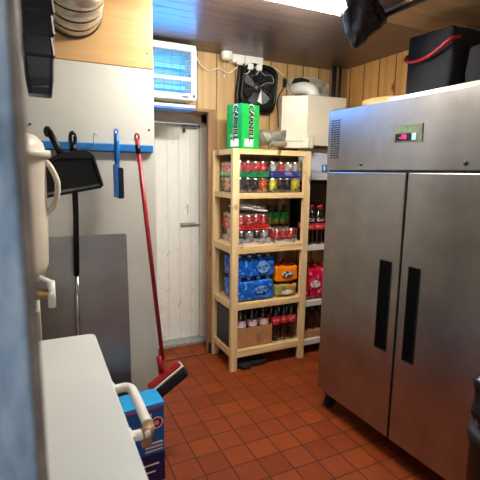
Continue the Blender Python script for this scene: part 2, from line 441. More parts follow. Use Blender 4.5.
# partition in front of the alcove: plywood above, white board below
p = MB(); p.box((-.9, 2.3, 2.095), (.592, 2.36, 2.5), 'ply')
struct('trim_1', p)
struct('wall_partition', MB().box((-.9, 2.302, 0), (.592, 2.36, 2.092), 'whiteboard')
       .lathe([(.006, 0), (.004, .003)], 'steel_dark', 8, mat=T(.563, 2.301, 1.785, rx=R(90)))
       .lathe([(.006, 0), (.004, .003)], 'steel_dark', 8, mat=T(-.005, 2.301, 1.782, rx=R(90)))
       .lathe([(.006, 0), (.004, .003)], 'steel_dark', 8, mat=T(.56, 2.301, 2.17, rx=R(90))))
# soffit board under the ceiling at the right
struct('trim_2', MB().box((1.86, -1.4, 2.472), (2.6, 2.07, 2.499), 'soffit'))
# corner boxing, dark pipes
struct('trim_3', MB().box((2.47, 3.2, 1.9), (2.6, 3.3, 2.5), 'brownwood').tube([(2.45, 3.2, 1.9), (2.45, 3.2, 2.5)], .02, 'steel_dark').tube([(2.5, 3.18, 1.9), (2.5, 3.18, 2.5)], .014, 'steel_dark'))
# doorway lining: brown reveal, head board
struct('trim_4', MB().box((1.288, 3.282, 0), (1.362, 3.325, 2.045), 'brownwood', .002).box((.5, 3.282, 2.045), (1.364, 3.36, 2.066), 'brownwood')
       .box((1.29, 3.272, .0), (1.345, 3.284, .09), 'darkrubber'))
struct('trim_8', MB().box((.6, 3.262, 0), (1.30, 3.274, .002), 'darkrubber'))
d = MB(); d.box((.5, 3.615, .035), (1.325, 3.655, 1.975), 'door')
door = d.build('door_1'); door['kind'] = 'structure'
fr = MB(); fr.box((1.332, 3.585, 0), (1.42, 3.66, 2.062), 'whitepaint', .003).box((.5, 3.585, 1.985), (1.42, 3.66, 2.062), 'whitepaint', .003)
fr.box((.5, 3.50, .0), (1.40, 3.66, .03), 'gasket', .004)
fo = fr.build('door_frame', door)
b = MB()
b.box((1.17, 3.60, 1.935), (1.30, 3.615, 1.965), 'gasket', .002).tube([(1.16, 3.594, 1.95), (1.345, 3.594, 1.952)], .007, 'gasket').lathe([(.012, 0), (.012, .03)], 'steel_dark', 10, (1.185, 3.59, 1.905))
b.build('bolt', door)
b = MB(); b.box((1.15, 3.60, 1.085), (1.29, 3.615, 1.115), 'gasket', .002).tube([(1.16, 3.594, 1.1), (1.335, 3.594, 1.1)], .006, 'gasket')
b.tube([(1.17, 3.594, 1.1), (1.17, 3.575, 1.1)], .006, 'gasket'); b.build('bolt', door)
MB().box((1.215, 3.606, 1.19), (1.228, 3.615, 1.28), 'cream', .002).build('handle', door)
# near door jamb the picture is taken past
j = MB().box((-.60, .33, 0), (-.010, .36, 2.3), 'jamb', .004); jo = j.build('door_2'); jo['kind'] = 'structure'
MB().box((-.0105, .33, 0), (-.0035, .365, 2.3), 'jambedge', .003).build('edge_strip', jo)
# white board behind the racks, blue light tint painted into its colour
struct('trim_5', MB().box((2.03, 3.08, 1.515), (2.598, 3.095, 1.778), 'bluewhite'))
tag(MB().box((2.27, 3.065, 1.585), (2.33, 3.08, 1.645), 'rail', .004).box((2.28, 3.061, 1.595), (2.295, 3.067, 1.635), 'whiteplastic').build('wall_socket'), 'small blue and white fitting on the pale board behind the steel fridge corner', 'fitting')

# ------------------------------------------------------------------ ceiling lamp
t = thing('ceiling_lamp', 'bright white fluorescent tube lamp on the dark plank ceiling', 'lamp', (1.0, 1.97, 2.5))
MB().box((-.28, -.05, -.035), (.57, .05, 0), 'whiteplastic', .004).build('housing', t)
MB().prism(rr_poly(-.047, -.075, .047, -.035, .015), -.275, .565, 'diffuser', 'x').build('diffuser', t)
t = thing('ceiling_lamp', 'added unseen fill lamp on the ceiling behind the camera', 'lamp', (.3, -.7, 2.5))  # unseen fill light, added behind the camera
MB().box((-.58, -.05, -.035), (.57, .05, 0), 'whiteplastic', .004).build('housing', t)
MB().prism(rr_poly(-.047, -.065, .047, -.035, .012), -.575, .565, 'fill_diffuser', 'x').build('diffuser', t)

# ------------------------------------------------------------------ fly killer
t = thing('fly_killer', 'white electric fly killer glowing cyan blue above the white door', 'fly killer', (.81, 3.29, 2.04))
MB().box((-.31, -.17, 0), (.31, -.0, .02), 'whiteplastic', .004).box((-.31, -.19, .05), (.31, 0, .10), 'whiteplastic', .01).box((-.31, -.19, .39), (.31, 0, .44), 'whiteplastic', .01)\
   .box((.27, -.19, .06), (.315, 0, .42), 'whiteplastic', .01).box((-.315, -.19, .06), (-.27, 0, .42), 'whiteplastic', .01)\
   .box((-.29, -.188, .185), (.29, -.16, .212), 'whiteplastic', .004).build('housing', t)
MB().box((-.29, -.03, .08), (.29, -.005, .41), 'uvback').build('reflector', t)
for z in (.15, .30): MB().tube([(-.25, -.09, z), (.25, -.09, z)], .013, 'uv').build('lamp_tube', t)
g = MB()
for k in range(17): g.box((-.27, -.172, .098+k*.0185), (.27, -.169, .102+k*.0185), 'uvgrid')
for k in range(9): g.box((-.26+k*.0645, -.175, .09), (-.256+k*.0645, -.171, .40), 'uvgrid')
g.build('grille', t)
MB().box((-.30, -.18, -.018), (.30, -.01, .0), 'traylit', .004).build('catch_tray', t)
MB().prism([(.222+.034*math.cos(R(k*20)), .072+.008*math.sin(R(k*20))) for k in range(18)], -.1915, -.189, 'boxnavy', 'y').build('badge', t)
MB().box((.165, -.1912, .069), (.182, -.189, .075), 'boxnavy').build('badge', t)
l = bpy.data.lights.new('fly_killer_glow', 'AREA'); l.shape = 'RECTANGLE'; l.size = .5; l.size_y = .3; l.energy = 4; l.color = (.05, .30, 1.0)
o = bpy.data.objects.new('fly_killer_glow', l); COL.objects.link(o); o.location = (.86, 3.09, 2.26); o.rotation_euler = (R(-90), 0, 0)

# cable from the fly killer to the sockets
tag(MB().tube(smooth_path([(1.132, 3.2, 2.485), (1.155, 3.24, 2.475), (1.21, 3.27, 2.40), (1.29, 3.28, 2.355), (1.37, 3.28, 2.385), (1.46, 3.28, 2.36), (1.56, 3.27, 2.44)]), .0045, 'cable').build('power_cable'),
    'thin cream cable sagging from the fly killer to the ceiling sockets', 'cable')
tag(MB().tube(smooth_path([(1.75, 3.26, 2.465), (1.84, 3.28, 2.455), (1.93, 3.28, 2.425), (1.985, 3.28, 2.385)]), .0045, 'cable').build('power_cable'),
    'thin cream cable running from the ceiling sockets towards the boiler', 'cable')
tag(MB().tube(smooth_path([(1.985, 3.28, 2.385), (1.99, 3.28, 2.34), (1.975, 3.28, 2.29), (1.94, 3.28, 2.23), (1.92, 3.28, 2.17), (1.88, 3.2, 2.1), (1.875, 3.17, 1.95)]), .005, 'black').box((1.975, 3.27, 2.30), (2.0, 3.293, 2.37), 'black', .004).build('power_cable'),
    'black cable with inline plug hanging down beside the cream boiler', 'cable')
t = thing('pull_switch', 'round white pull cord switch under the ceiling left of the sockets', 'switch', (1.415, 3.22, 2.5))
MB().lathe([(.044, 0), (.044, -.02), (.040, -.05), (.03, -.058), (.0, -.058)], 'whiteplastic', 20, cap=False).build('switch_body', t)
MB().tube([(-.02, 0, -.055), (-.02, 0, -.17)], .0015, 'cable', 6).lathe([(.002, 0), (.007, -.012), (.005, -.03), (0, -.03)], 'cable', 8, (-.02, 0, -.165), cap=False).build('cord', t)
t = thing('wall_socket', 'single white socket box with a plug in it under the ceiling', 'socket', (1.525, 3.27, 2.5))
MB().box((-.055, -.04, -.062), (.055, .03, 0), 'whiteplastic', .004).build('socket_box', t)
MB().box((-.022, -.066, -.085), (.032, -.036, -.04), 'whiteplastic', .01).build('plug', t)
t = thing('wall_socket', 'double white socket box with two plugs under the ceiling above the fan', 'socket', (1.668, 3.27, 2.5))
MB().box((-.08, -.04, -.078), (.08, .03, 0), 'whiteplastic', .004).build('socket_box', t)
for x in (-.045, .035): MB().box((x-.026, -.068, -.108), (x+.026, -.036, -.06), 'whiteplastic', .01).tube(smooth_path([(x, -.05, -.105), (x-.01, -.04, -.13), (x-.03, .01, -.14)]), .0035, 'cable').build('plug', t)

# ------------------------------------------------------------------ wall fan
t = thing('wall_fan', 'black square framed fan mounted on the pine wall above the green carton', 'fan', (1.712, 3.295, 2.265), ry=R(6))
f = MB(); outer = rr_poly(-.175, -.185, .175, .185, .07, 8); inner = [(.150*math.cos(R(a)), .155*math.sin(R(a))) for a in [45*0 + k*360/36 for k in range(36)]]
# frame as ring of thick rounded tube + back plate
f.tube([(u, -.03, v) for u, v in rr_poly(-.172, -.182, .172, .182, .075, 6)], .018, 'black', 8, close=True)
f.tube([(u, -.075, v) for u, v in rr_poly(-.155, -.165, .155, .165, .09, 6)], .012, 'black', 8, close=True)
f.prism(outer, -.012, -.001, 'hole', 'y')
f.build('fan_frame', t)
b = MB()
for k in range(7):
    a = 2*math.pi*k/7
    poly = [(.035, -.018), (.13, -.045), (.142, .012), (.12, .05), (.035, .022)]
    b.prism(poly, -.0015, .0015, 'greylight' if k in (1, 4) else 'black', 'z', mat=Matrix.Translation((0, -.045, 0)) @ Matrix.Rotation(a, 4, 'Y') @ Matrix.Rotation(R(90), 4, 'X') @ Matrix.Rotation(R(25), 4, 'X'))
b.build('fan_blade', t)
MB().lathe([(0, 0), (.03, 0), (.045, .015), (.045, .04), (0, .04)], 'steel_dark', 20, cap=False, mat=T(0, -.03, 0, rx=R(90))).build('hub', t)
g = MB()
for rad in (.05, .072, .094, .116, .138): g.tube([(rad*math.cos(R(k*15)), -.085+.0*rad, rad*math.sin(R(k*15))) for k in range(24)], .0016, 'grille_grey', 5, close=True)
for k in range(8):
    a = R(22.5+45*k); g.tube([(.045*math.cos(a), -.085, .045*math.sin(a)), (.158*math.cos(a), -.075, .158*math.sin(a))], .0022, 'grille_grey', 5)
g.build('grille', t)
MB().tube(smooth_path([(-.02, -.07, .14), (.03, -.09, .10), (.09, -.09, .11), (.12, -.09, .06), (.05, -.09, .04), (.0, -.08, .0)]), .004, 'greylight', 6).prism([(-.012, -.12), (.03, -.13), (.012, -.02)], -.092, -.088, 'whiteplastic', 'y').build('wiring', t)

# ------------------------------------------------------------------ boiler and flue
A, Bp, Dp = (1.89, 3.147), (2.054, 3.0), (2.41, 2.962)
t = thing('boiler', 'cream wall boiler in the corner between shelf rack and steel fridge', 'boiler', (0, 0, 0))
MB().prism([A, Bp, Dp, (2.44, 3.28), (1.93, 3.28)], 1.80, 2.20, 'boiler', 'z', .004).build('casing', t)
import math as _m
ax = Vector((Bp[0]-A[0], Bp[1]-A[1], 0)); L = ax.length; ang = _m.atan2(ax.y, ax.x)
MB().box((.0, -.012, .02), (L, .0, .035), 'boiler', .002).box((0, -.014, .02), (.018, .002, .41), 'boiler', .003).box((L-.018, -.014, .02), (L, .002, .41), 'boiler', .003)\
    .build('front_panel', t).matrix_local = T(A[0], A[1], 1.78, rz=ang)
MB().box((-.012, -.045, 0), (L+.02, .04, .075), 'boiler', .006).box((.03, -.047, .052), (L-.03, -.04, .058), 'gasket').build('control_ledge', t).matrix_local = T(A[0], A[1], 1.775, rz=ang)
MB().box((2.062, 2.972, 1.775), (2.10, 3.05, 1.885), 'boiler', .005).build('corner_bracket', t)
t = thing('flue_pipe', 'white flue elbow rising from the boiler into a hole in the wall', 'flue', (0, 0, 0))
f = MB().tube(smooth_path([(2.17, 3.10, 2.20), (2.168, 3.10, 2.225), (2.15, 3.11, 2.262), (2.12, 3.15, 2.282), (2.10, 3.2, 2.29), (2.10, 3.288, 2.295)]), .05, 'whiteplastic', 20)
f.build('elbow', t)
MB().tube([(2.17+.054*math.cos(R(k*18)), 3.10+.054*math.sin(R(k*18)), 2.212) for k in range(20)], .009, 'cream', 8, close=True).build('collar', t)
hp = []
for k in range(22):
    a = 2*math.pi*k/22; r_ = 1+.18*noise.noise(Vector((math.cos(a)*2, math.sin(a)*2, 3)))
    hp.append((2.26+.25*r_*math.cos(a), 2.31+.105*r_*math.sin(a)))
struct('trim_6', MB().prism(hp, 3.292, 3.2995, 'plaster', 'y').prism([(2.07, 2.35), (2.09, 2.385), (2.17, 2.40), (2.25, 2.39), (2.26, 2.35), (2.2, 2.28), (2.07, 2.27)], 3.289, 3.292, 'hole', 'y'))

# ------------------------------------------------------------------ shelf rack
t = thing('shelf_rack', 'raw pine shelf rack holding packs of drinks in front of the panelled wall', 'shelf', (0, 0, 0))
X0, X1, Y0, Y1 = 1.315, 2.003, 2.858, 3.275
for x in (X0, X1-.055):
    for y in (Y0, Y1-.04):
        MB().box((x, y, 0), (x+.055, y+.04, 1.742), 'pine', .003).build('post', t)
LV = [(1.742, .04), (1.415, .042), (1.008, .058), (.548, .045), (.166, .055)]
for n_, (z, h) in enumerate(LV):
    fx = X1-.05
    MB().box((X0+.053, Y0+.004, z-h), (fx, Y0+.034, z-.0), 'pine_x', .002).build('rail', t)
    MB().box((X0+.053, Y1-.034, z-h), (fx, Y1-.004, z-.0), 'pine_x', .002).build('rail', t)
    for x in (X0+.008, X1-.045): MB().box((x, Y0+.042, z-h), (x+.03, Y1-.042, z), 'pine', .002).build('side_rail', t)
    b = MB()
    for k in range(4): b.box((X0+.04, Y0+.036+k*.089, z-.016), (X1-.042, Y0+.036+k*.089+.082, z-.001), 'pine_x', .001)
    b.build('shelf_board', t)
# second rack, painted boards
t = thing('shelf_rack', 'white edged shelf boards with drinks showing between pine rack and steel fridge', 'shelf', (0, 0, 0))
for z in (.972, .485, .135):
    MB().box((2.006, 2.90, z-.025), (2.58, 3.27, z), 'cardwhite', .002).box((2.006, 2.893, z-.045), (2.58, 2.905, z+.002), 'whitepaint', .002).build('shelf_board', t)
for y in (2.9, 3.235): MB().box((2.555, y, 0), (2.59, y+.035, 1.3), 'whitepaint', .002).build('post', t)
tag(MB().box((2.07, 3.14, .975), (2.5, 3.26, 1.50), 'black', .01).box((2.08, 3.13, 1.1), (2.49, 3.145, 1.13), 'black', .004).box((2.08, 3.13, 1.3), (2.49, 3.145, 1.33), 'black', .004).box((2.08, 3.13, 1.44), (2.49, 3.145, 1.47), 'black', .004).build('dark_filler'),
    'tall black block filling the dark gap behind the cola bottles below the pale board', 'crate')  # added black block, fills the dark gap behind the bottles

# ------------------------------------------------------------------ drinks
def can_mesh(mat, h=.115, r=.0325, txt=None, tm='textwhite'):
    c = MB().lathe([(r*.80, 0), (r, .008), (r, h-.016)], mat, 14)
    c.lathe([(r, h-.016), (r*.80, h-.004), (r*.80, h), (r*.72, h-.003), (0, h-.003)], 'can_silver', 14, cap=False)
    if txt: c.text(txt, .02, tm, T(0, 0, h*.45) @ Matrix.Rotation(R(-90), 4, 'Y') if False else T(0, 0, h*.45), bend=r)
    return c
def can_pack(label, loc, rz, nx, ny, mats, tray, tray_h, layer='film', group=None, txt=None, txtsize=.03, h=.115, sel=None, can_txt=None, wrap=True, tcol='textwhite'):
    t = thing('can_pack', label, 'can pack', loc, rz, group)
    pr = .066; W, D = nx*pr, ny*pr; protos = {}
    for j in range(ny):
        for i in range(nx):
            if j > 1 and i > 0 and wrap: continue                # inner cans cannot be seen
            mt = mats[(i + (0 if j == 0 else j)) % len(mats)]
            if mt not in protos:
                o = can_mesh(mt, h, txt=can_txt).build('can', t); protos[mt] = o
            else: o = protos[mt].copy(); COL.objects.link(o); o.parent = t
            o.location = ((i+.5)*pr-W/2, (j+.5)*pr, .003); o.rotation_euler = (0, 0, random.uniform(-.4, .4))
    if ny > 2 and wrap:                                             # solid core in place of the hidden cans
        pass
    if tray:
        b = MB(); w_ = .0015; x0, x1, y1 = -W/2-.003, W/2+.003, D+.003
        b.box((x0, -.004, 0), (x1, y1, .003), tray)
        b.box((x0, -.005, 0), (x1, -.003, tray_h), tray); b.box((x0, y1-w_, 0), (x1, y1, tray_h), tray)
        b.box((x0-w_, -.004, 0), (x0, y1, tray_h), tray); b.box((x1, -.004, 0), (x1+w_, y1, tray_h), tray)
        if txt: b.text(txt, txtsize, tcol, T(.02, -.005, tray_h*.5))
        b.build('tray', t)
    if wrap:
        MB().blob((-W/2-.006, -.008, .002), (W/2+.006, D+.006, h+.006), 'film', .0025, 22, 12, .012, seed=len(label)).build('shrink_wrap', t)
    return t
def bottle_mesh(h=.30, r=.043, body='cola', label='label_red', cap='cap_red', lz=(.42, .66), txt=None, seg=16):
    c = MB()
    c.lathe([(r*.75, 0), (r*.95, .006), (r, .03), (r*.96, h*.30), (r, h*.4), (r, h*.66), (r*.92, h*.73), (r*.55, h*.83), (r*.33, h*.90), (r*.32, h*.94)], body, seg)
    c.lathe([(r*1.012, h*lz[0]), (r*1.012, h*lz[1])], label, seg, cap=False)
    if txt: c.text(txt, h*.075, 'textwhite', T(0, 0, h*(lz[0]+lz[1])/2), bend=r*1.02)
    c.lathe([(r*.38, h*.935), (r*.38, h*.995), (r*.34, h)], cap, 12)
    return c
def bottle_pack(name, label, loc, rz, nx, ny, sel, h, r, group=None, pitch=None, wrap=None, wrap_mat='film', cat='bottle pack'):
    t = thing(name, label, cat, loc, rz, group); p = pitch or r*2.04
    first = None
    for j in range(ny):
        for i in range(nx):
            if first is None: first = o = bottle_mesh(h, r, **sel).build('bottle', t)
            else: o = first.copy(); COL.objects.link(o); o.parent = t
            o.location = ((i+.5-nx/2)*p, (j+.5)*p, .002); o.rotation_euler = (0, 0, random.uniform(-.5, .5))
    if wrap:
        MB().blob((-nx*p/2-.006, -.006, .006), (nx*p/2+.006, ny*p+.006, wrap), wrap_mat, .004, 16, 12, .014, seed=nx).build('shrink_wrap', t)
    return t

zA, zB, zC, zD = 1.415, 1.008, .548, .166
# top shelf
can_pack('dark and orange can pack under the green tray pack on the top shelf', (1.508, 2.905, zA), 0, 4, 5, ['can_dark', 'can_dark', 'can_dark', 'can_orange'], 'tray_dark', .012, group='can packs on the top shelf')
can_pack('navy and yellow can pack under the blue tray on the top shelf', (1.80, 2.905, zA), 0, 4, 5, ['can_yellow', 'can_blue', 'can_blue', 'can_yellow'], 'tray_dark', .012, group='can packs on the top shelf')
can_pack('pink red can pack in a green tray, upper left on the top shelf', (1.508, 2.905, zA+.123), 0, 4, 5, ['can_pink', 'can_pink'], 'tray_green', .042, group='can packs on the top shelf')
can_pack('silver can pack in a blue tray, upper right on the top shelf', (1.80, 2.905, zA+.123), R(-1), 4, 5, ['can_grey', 'can_pink', 'can_silverprint', 'can_grey'], 'tray_blue', .045, group='can packs on the top shelf', txt='PEPSI', txtsize=.034)
# second shelf
can_pack('can pack in a pale grey tray, bottom left on the second shelf', (1.53, 2.905, zB), 0, 4, 5, ['can_dark', 'can_grey'], 'tray_white', .052, group='can packs on the second shelf')
can_pack('red can pack wrapped in film on top of the pale grey tray pack', (1.525, 2.91, zB+.122), 0, 4, 5, ['can_red'], 'tray_red', .035, group='can packs on the second shelf', can_txt='Coca-Cola')
can_pack('short red can pack on the right of the second shelf', (1.815, 2.90, zB), 0, 3, 3, ['can_red'], 'tray_white', .03, group='can packs on the second shelf', can_txt='Coca-Cola')
# torn carton lid lying on the red pack
t = thing('torn_carton', 'torn open red and white carton lid lying tilted on the red can pack', 'carton', (1.53, 3.02, zB+.272), R(4), rx=R(-3), ry=R(9))
MB().blob((-.125, -.10, -.006), (.125, .12, .014), 'cardwhite', .006, 12, 8, .01, 3).build('lid_panel', t)
MB().tube([(.135*math.cos(R(k*20)), .10*math.sin(R(k*20))-.0, .022+.006*math.sin(k*1.7)) for k in range(18)], .011, 'tray_white', 6, close=True).build('rim', t)
MB().blob((-.12, -.06, .02), (.03, .10, .075), 'greywrap', .022, 14, 9, .02, 8).build('crumpled_film', t)
MB().blob((-.06, -.09, .018), (.08, .04, .03), 'tray_red', .005, 14, 6, .008, 9).build('inner_flap', t)
t0 = bottle_pack('bottle_pack', 'dark green lemonade bottles with green and yellow labels at the back of the second shelf', (1.875, 3.13, zB+.002), 0, 3, 1, dict(body='greenbottle', label='label_green', cap='cap_green', lz=(.42, .78)), .285, .037, group=None, wrap=.16)
# third shelf: blue packs, orange packs
def wrapped(label, loc, size, wrap, bottle, cap, pr, logo, oz, name='bottle_pack', group=None, nx=4, ny=3, seed=1, logo2=None, cat='bottle pack'):
    t = thing(name, label, cat, loc, 0, group); W, D, H = size
    r = W/nx/2.04; first = None
    for j in range(ny):
        for i in range(nx):
            if first is None: first = o = bottle_mesh(H*1.0, r*.97, body=bottle, label=wrap, cap=cap).build('bottle', t)
            else: o = first.copy(); COL.objects.link(o); o.parent = t
            o.location = ((i+.5-nx/2)*W/nx, (j+.5)*D/ny, .003)
    b = MB().blob((-W/2, 0, .0), (W/2, D, H*.92), wrap, .007, 14, 16, .02, seed, fold=.010); b.build('wrap', t); t.location.z += .008
    # printed oval on the front and scalloped plastic edge
    pts = [(oz[0]+oz[2]*math.cos(2*math.pi*k/20), oz[1]+oz[3]*math.sin(2*math.pi*k/20)) for k in range(20)]
    MB().prism(pts, -.012, -.007, logo, 'y').build('print', t)
    return t
wrapped('blue wrapped bottle pack, lower of two on the third shelf', (1.55, 2.905, zC), (.345, .26, .175), 'wrap_blue', 'water', 'cap_silver', 0, 'wrap_print', (.045, .085, .06, .03), group='blue bottle packs on the third shelf', seed=2)
wrapped('blue wrapped bottle pack, upper of two on the third shelf', (1.55, 2.905, zC+.184), (.345, .26, .175), 'wrap_blue', 'water', 'cap_silver', 0, 'wrap_print', (.06, .085, .055, .05), group='blue bottle packs on the third shelf', seed=4)
wrapped('olive and orange wrapped pack under the orange pack on the third shelf', (1.845, 2.91, zC), (.21, .22, .11), 'wrap_olive', 'cola', 'cap_red', 0, 'print_white', (.0, .035, .05, .018), nx=3, group='orange packs on the third shelf', seed=6)
wrapped('bright orange wrapped pack on the third shelf beside the blue ones', (1.845, 2.91, zC+.122), (.215, .22, .145), 'wrap_orange', 'cola', 'cap_red', 0, 'print_dark', (.0, .065, .055, .025), nx=3, group='orange packs on the third shelf', seed=7)
# bottom shelf
t = thing('carton', 'open brown cardboard carton of cola bottles on the bottom shelf', 'carton', (1.548, 2.905, zD))
w_, d_, h_ = .165, .27, .165
MB().box((-w_, 0, 0), (w_, d_, .004), 'cardboard').box((-w_, 0, 0), (w_, .004, h_), 'cardboard').box((-w_, d_-.004, 0), (w_, d_, h_), 'cardboard').box((-w_, 0, 0), (-w_+.004, d_, h_), 'cardboard').box((w_-.004, 0, 0), (w_, d_, h_), 'cardboard').build('carton_body', t)
MB().box((.02, -.002, .02), (.06, .0, .11), 'brownwood').build('tape', t)
first = None
for j in range(2):
    for i in range(3):
        lab = 'cola bottle with %s label standing in the brown carton' % 'white and red'
        if first is None:
            first = bottle_mesh(.315, .048, 'cola', 'label_white', 'cap_black', (.50, .68)).build('cola_bottle', None); o = first
        else: o = first.copy(); COL.objects.link(o)
        o.location = (1.548-.105+i*.105, 2.965+j*.115, zD+.006); o.rotation_euler = (0, 0, random.uniform(-.6, .6))
        pos = ('left', 'middle', 'right')[i]
        tag(o, 'white labelled cola bottle in the brown carton, %s row, %s' % (('front', 'back')[j], pos), 'bottle', 'cola bottles in the brown carton')
bottle_pack('bottle_pack', 'six cola bottles with red labels in clear film on the bottom shelf', (1.84, 2.905, zD), 0, 3, 2, wrap_mat='film_thin', sel=dict(body='cola', label='label_red', cap='cap_blue', lz=(.5, .72), txt='Coca-Cola'), h=.30, r=.0375, wrap=.20)
tag(MB().box((1.335, 2.93, zD+.001), (1.372, 3.2, zD+.32), 'black', .01).build('folded_crate'), 'black folded crate standing in the left end of the bottom shelf', 'crate')
# right rack
first = None
for j in range(2):
    for i in range(4):
        if first is None: first = bottle_mesh(.325, .043, 'cola', 'label_red', 'cap_red', (.40, .56), 'Coca-Cola').lathe([(.0437, .325*.60), (.0437, .325*.70)], 'label_dark', 16, cap=False).text('Cola', .04, 'textwhite', T(0, 0, .21), bend=.0445).build('cola_bottle', None); o = first
        else: o = first.copy(); COL.objects.link(o)
        o.location = (2.075+i*.092, 2.955+j*.095, .973)
        tag(o, 'red capped cola bottle on the upper white board, %s row, %s' % (('front', 'back')[j], ('by pine rack', 'second from rack', 'third from rack', 'fourth from rack')[i]), 'bottle', 'cola bottles on the upper white board')
wrapped('crimson wrapped pack with white print on the middle white board', (2.165, 2.92, .487), (.26, .26, .29), 'wrap_pink', 'cola', 'cap_red', 0, 'print_white', (-.03, .13, .05, .035), nx=3, seed=11)
tag(MB().box((2.03, 2.925, .136), (2.40, 3.20, .20), 'cardboard', .003).build('carton'), 'shallow brown carton under the cola bottles on the lowest white board', 'carton')
bottle_pack('bottle_pack', 'cola bottles standing on the shallow carton, lowest white board', (2.20, 2.94, .201), 0, 4, 2, wrap_mat='film_thin', sel=dict(body='cola', label='label_dark', cap='cap_blue', lz=(.5, .66)), h=.265, r=.0375, wrap=.16)
# on top of the rack
t = thing('green_carton', 'upright green carton with black lettering on top of the pine rack', 'carton', (1.398, 2.895, 1.7425), R(18))
# corner at origin; faces run along +x (right) and +y (left)
MB().box((0, 0, 0), (.185, .165, .33), 'green', .002).build('carton_body', t)
MB().box((.003, -.0012, .003), (.182, .0, .327), 'green_lit').text('CARNELL', .067, 'textwhite', T(.096, -.0012, .19, ry=R(90)), off=0.004).text('CARNELL', .063, 'textblack', T(.094, -.002, .19, ry=R(90)), off=.003)\
   .box((.03, -.002, .02), (.12, -.0012, .075), 'textwhite').build('front_print', t)
bb = MB().text('CARNELL', .065, 'textwhite', T(.0, 0, .19, ry=R(90)), off=0.004).text('CARNELL', .061, 'textblack', T(.002, -.0008, .19, ry=R(90)), off=.003).box((-.05, -.0012, .02), (.04, -.0004, .07), 'textwhite').text('20x', .03, 'textwhite', T(-.04, 0, .10))
o = bb.build('side_print', t); o.matrix_local = Matrix.Translation((0, .07, 0)) @ Matrix.Rotation(R(-90), 4, 'Z')
tag(MB().blob((1.60, 2.93, 1.79), (1.83, 3.10, 1.89), 'greywrap', .045, 11, 16, .04, 5, smooth=False, fold=.03).blob((1.66, 2.91, 1.775), (1.80, 3.0, 1.81), 'greywrap', .02, 14, 10, .015, 7, smooth=False).build('plastic_wrap'), 'crumpled grey plastic wrap between the green carton and the boiler', 'plastic wrap')
# under the rack
tag(MB().blob((1.385, 2.875, .0), (1.66, 3.05, .055), 'blackmatte', .012, 12, 10, .025, 3).blob((1.41, 2.85, .0), (1.50, 2.93, .04), 'blackmatte', .006, 14, 8, .018, 5).build('black_cloth'), 'black bundle lying on the tiles under the pine rack', 'cloth')
tag(MB().box((1.42, 3.1, .002), (1.92, 3.22, .085), 'blackmatte', .01).build('shade_block'), 'low dark block standing in for the shade under the pine rack', 'box')  # dark block put where there is only shade under the rack

# ------------------------------------------------------------------ steel fridge
t = thing('steel_fridge', 'tall double door stainless steel fridge along the right wall', 'fridge', (1.65, 2.187, 0), R(2))
# local: x = depth, -y runs towards the camera
W = 1.26
MB().box((.045, -W, .127), (.80, 0, 1.946), 'steel', .006).build('cabinet', t)
MB().box((.0, -W, 1.590), (.05, 0, 1.946), 'steel', .004).box((.002, -W+.02, 1.578), (.05, -.02, 1.592), 'black').build('header_panel', t)
def fdoor(y0, y1, hy0, hy1):
    D = MB(); z0, z1 = .135, 1.580
    # frame around the pull recess
    D.box((.0, y0, z0), (.045, y1, z1), 'steel', .005)
    o = D.build('door', t)
    h = MB(); h.box((-.0015, hy0, .62), (.001, hy1, 1.112), 'recess')
    h.box((-.004, hy0-.003, .617), (.0, hy0, 1.115), 'steel_dark').box((-.004, hy1, .617), (.0, hy1+.003, 1.115), 'steel_dark').box((-.004, hy0, 1.112), (0, hy1, 1.116), 'steel_dark').box((-.004, hy0, .616), (0, hy1, .62), 'steel_dark')
    h.build('handle', o)
    MB().box((.040, y0+.006, z0+.006), (.052, y1-.006, z1-.006), 'gasket').build('gasket', o)
fdoor(-.619, -.008, -.570, -.492)
fdoor(-W+.006, -.633, -.750, -.684)
v = MB(); v.box((-.001, -.112, 1.655), (.001, -.028, 1.895), 'steel')
for k in range(17):
    for c_ in range(3): v.box((-.0025, -.108+c_*.027, 1.662+k*.0137), (.0, -.086+c_*.027, 1.668+k*.0137), 'black')
v.build('vent', t)
v = MB(); v.prism([(-.70, 1.728), (-.525, 1.728), (-.525, 1.812), (-.70, 1.812)], -.005, 0.0, 'plate', 'x').build('control_plate', t)
Mx = Matrix.Translation((-.0055, 0, 0)) @ Matrix.Rotation(R(-90), 4, 'Z')
pv = MB(); pv.box((-.0075, -.635, 1.736), (-.005, -.540, 1.772), 'black'); pv.text('-10', .034, 'textpink', Matrix.Translation((-.0076, -.588, 1.7545)) @ Matrix.Rotation(R(-90), 4, 'Z')); pv.build('display', t)
MB().box((-.0085, -.668, 1.738), (-.005, -.645, 1.770), 'led', .001).build('button', t)
MB().text('POLAR', .026, 'textgreen', Matrix.Translation((-.0052, -.60, 1.793)) @ Matrix.Rotation(R(-90), 4, 'Z')).build('lettering', t)
for y in (-.30, -.935): MB().lathe([(.009, 0), (.009, .006), (.005, .008), (0, .008)], 'steel_dark', 12, cap=False, mat=Matrix.Translation((0, y, 1.622)) @ Matrix.Rotation(R(-90), 4, 'Y')).build('lock', t)
for x in (.07, .72):
    for y in (-.06, -W+.08):
        c_ = MB(); c_.lathe([(.0, -.014), (.04, -.014), (.045, -.008), (.045, .008), (.04, .014), (0, .014)], 'darkrubber', 18, cap=False, mat=T(x, y, .0455, rx=R(90)))
        c_.box((x-.03, y-.03, .095), (x+.03, y+.03, .127), 'steel_dark').box((x-.02, y-.022, .04), (x+.02, y-.017, .1), 'steel_dark').box((x-.02, y+.017, .04), (x+.02, y+.022, .1), 'steel_dark')
        c_.build('caster', t)
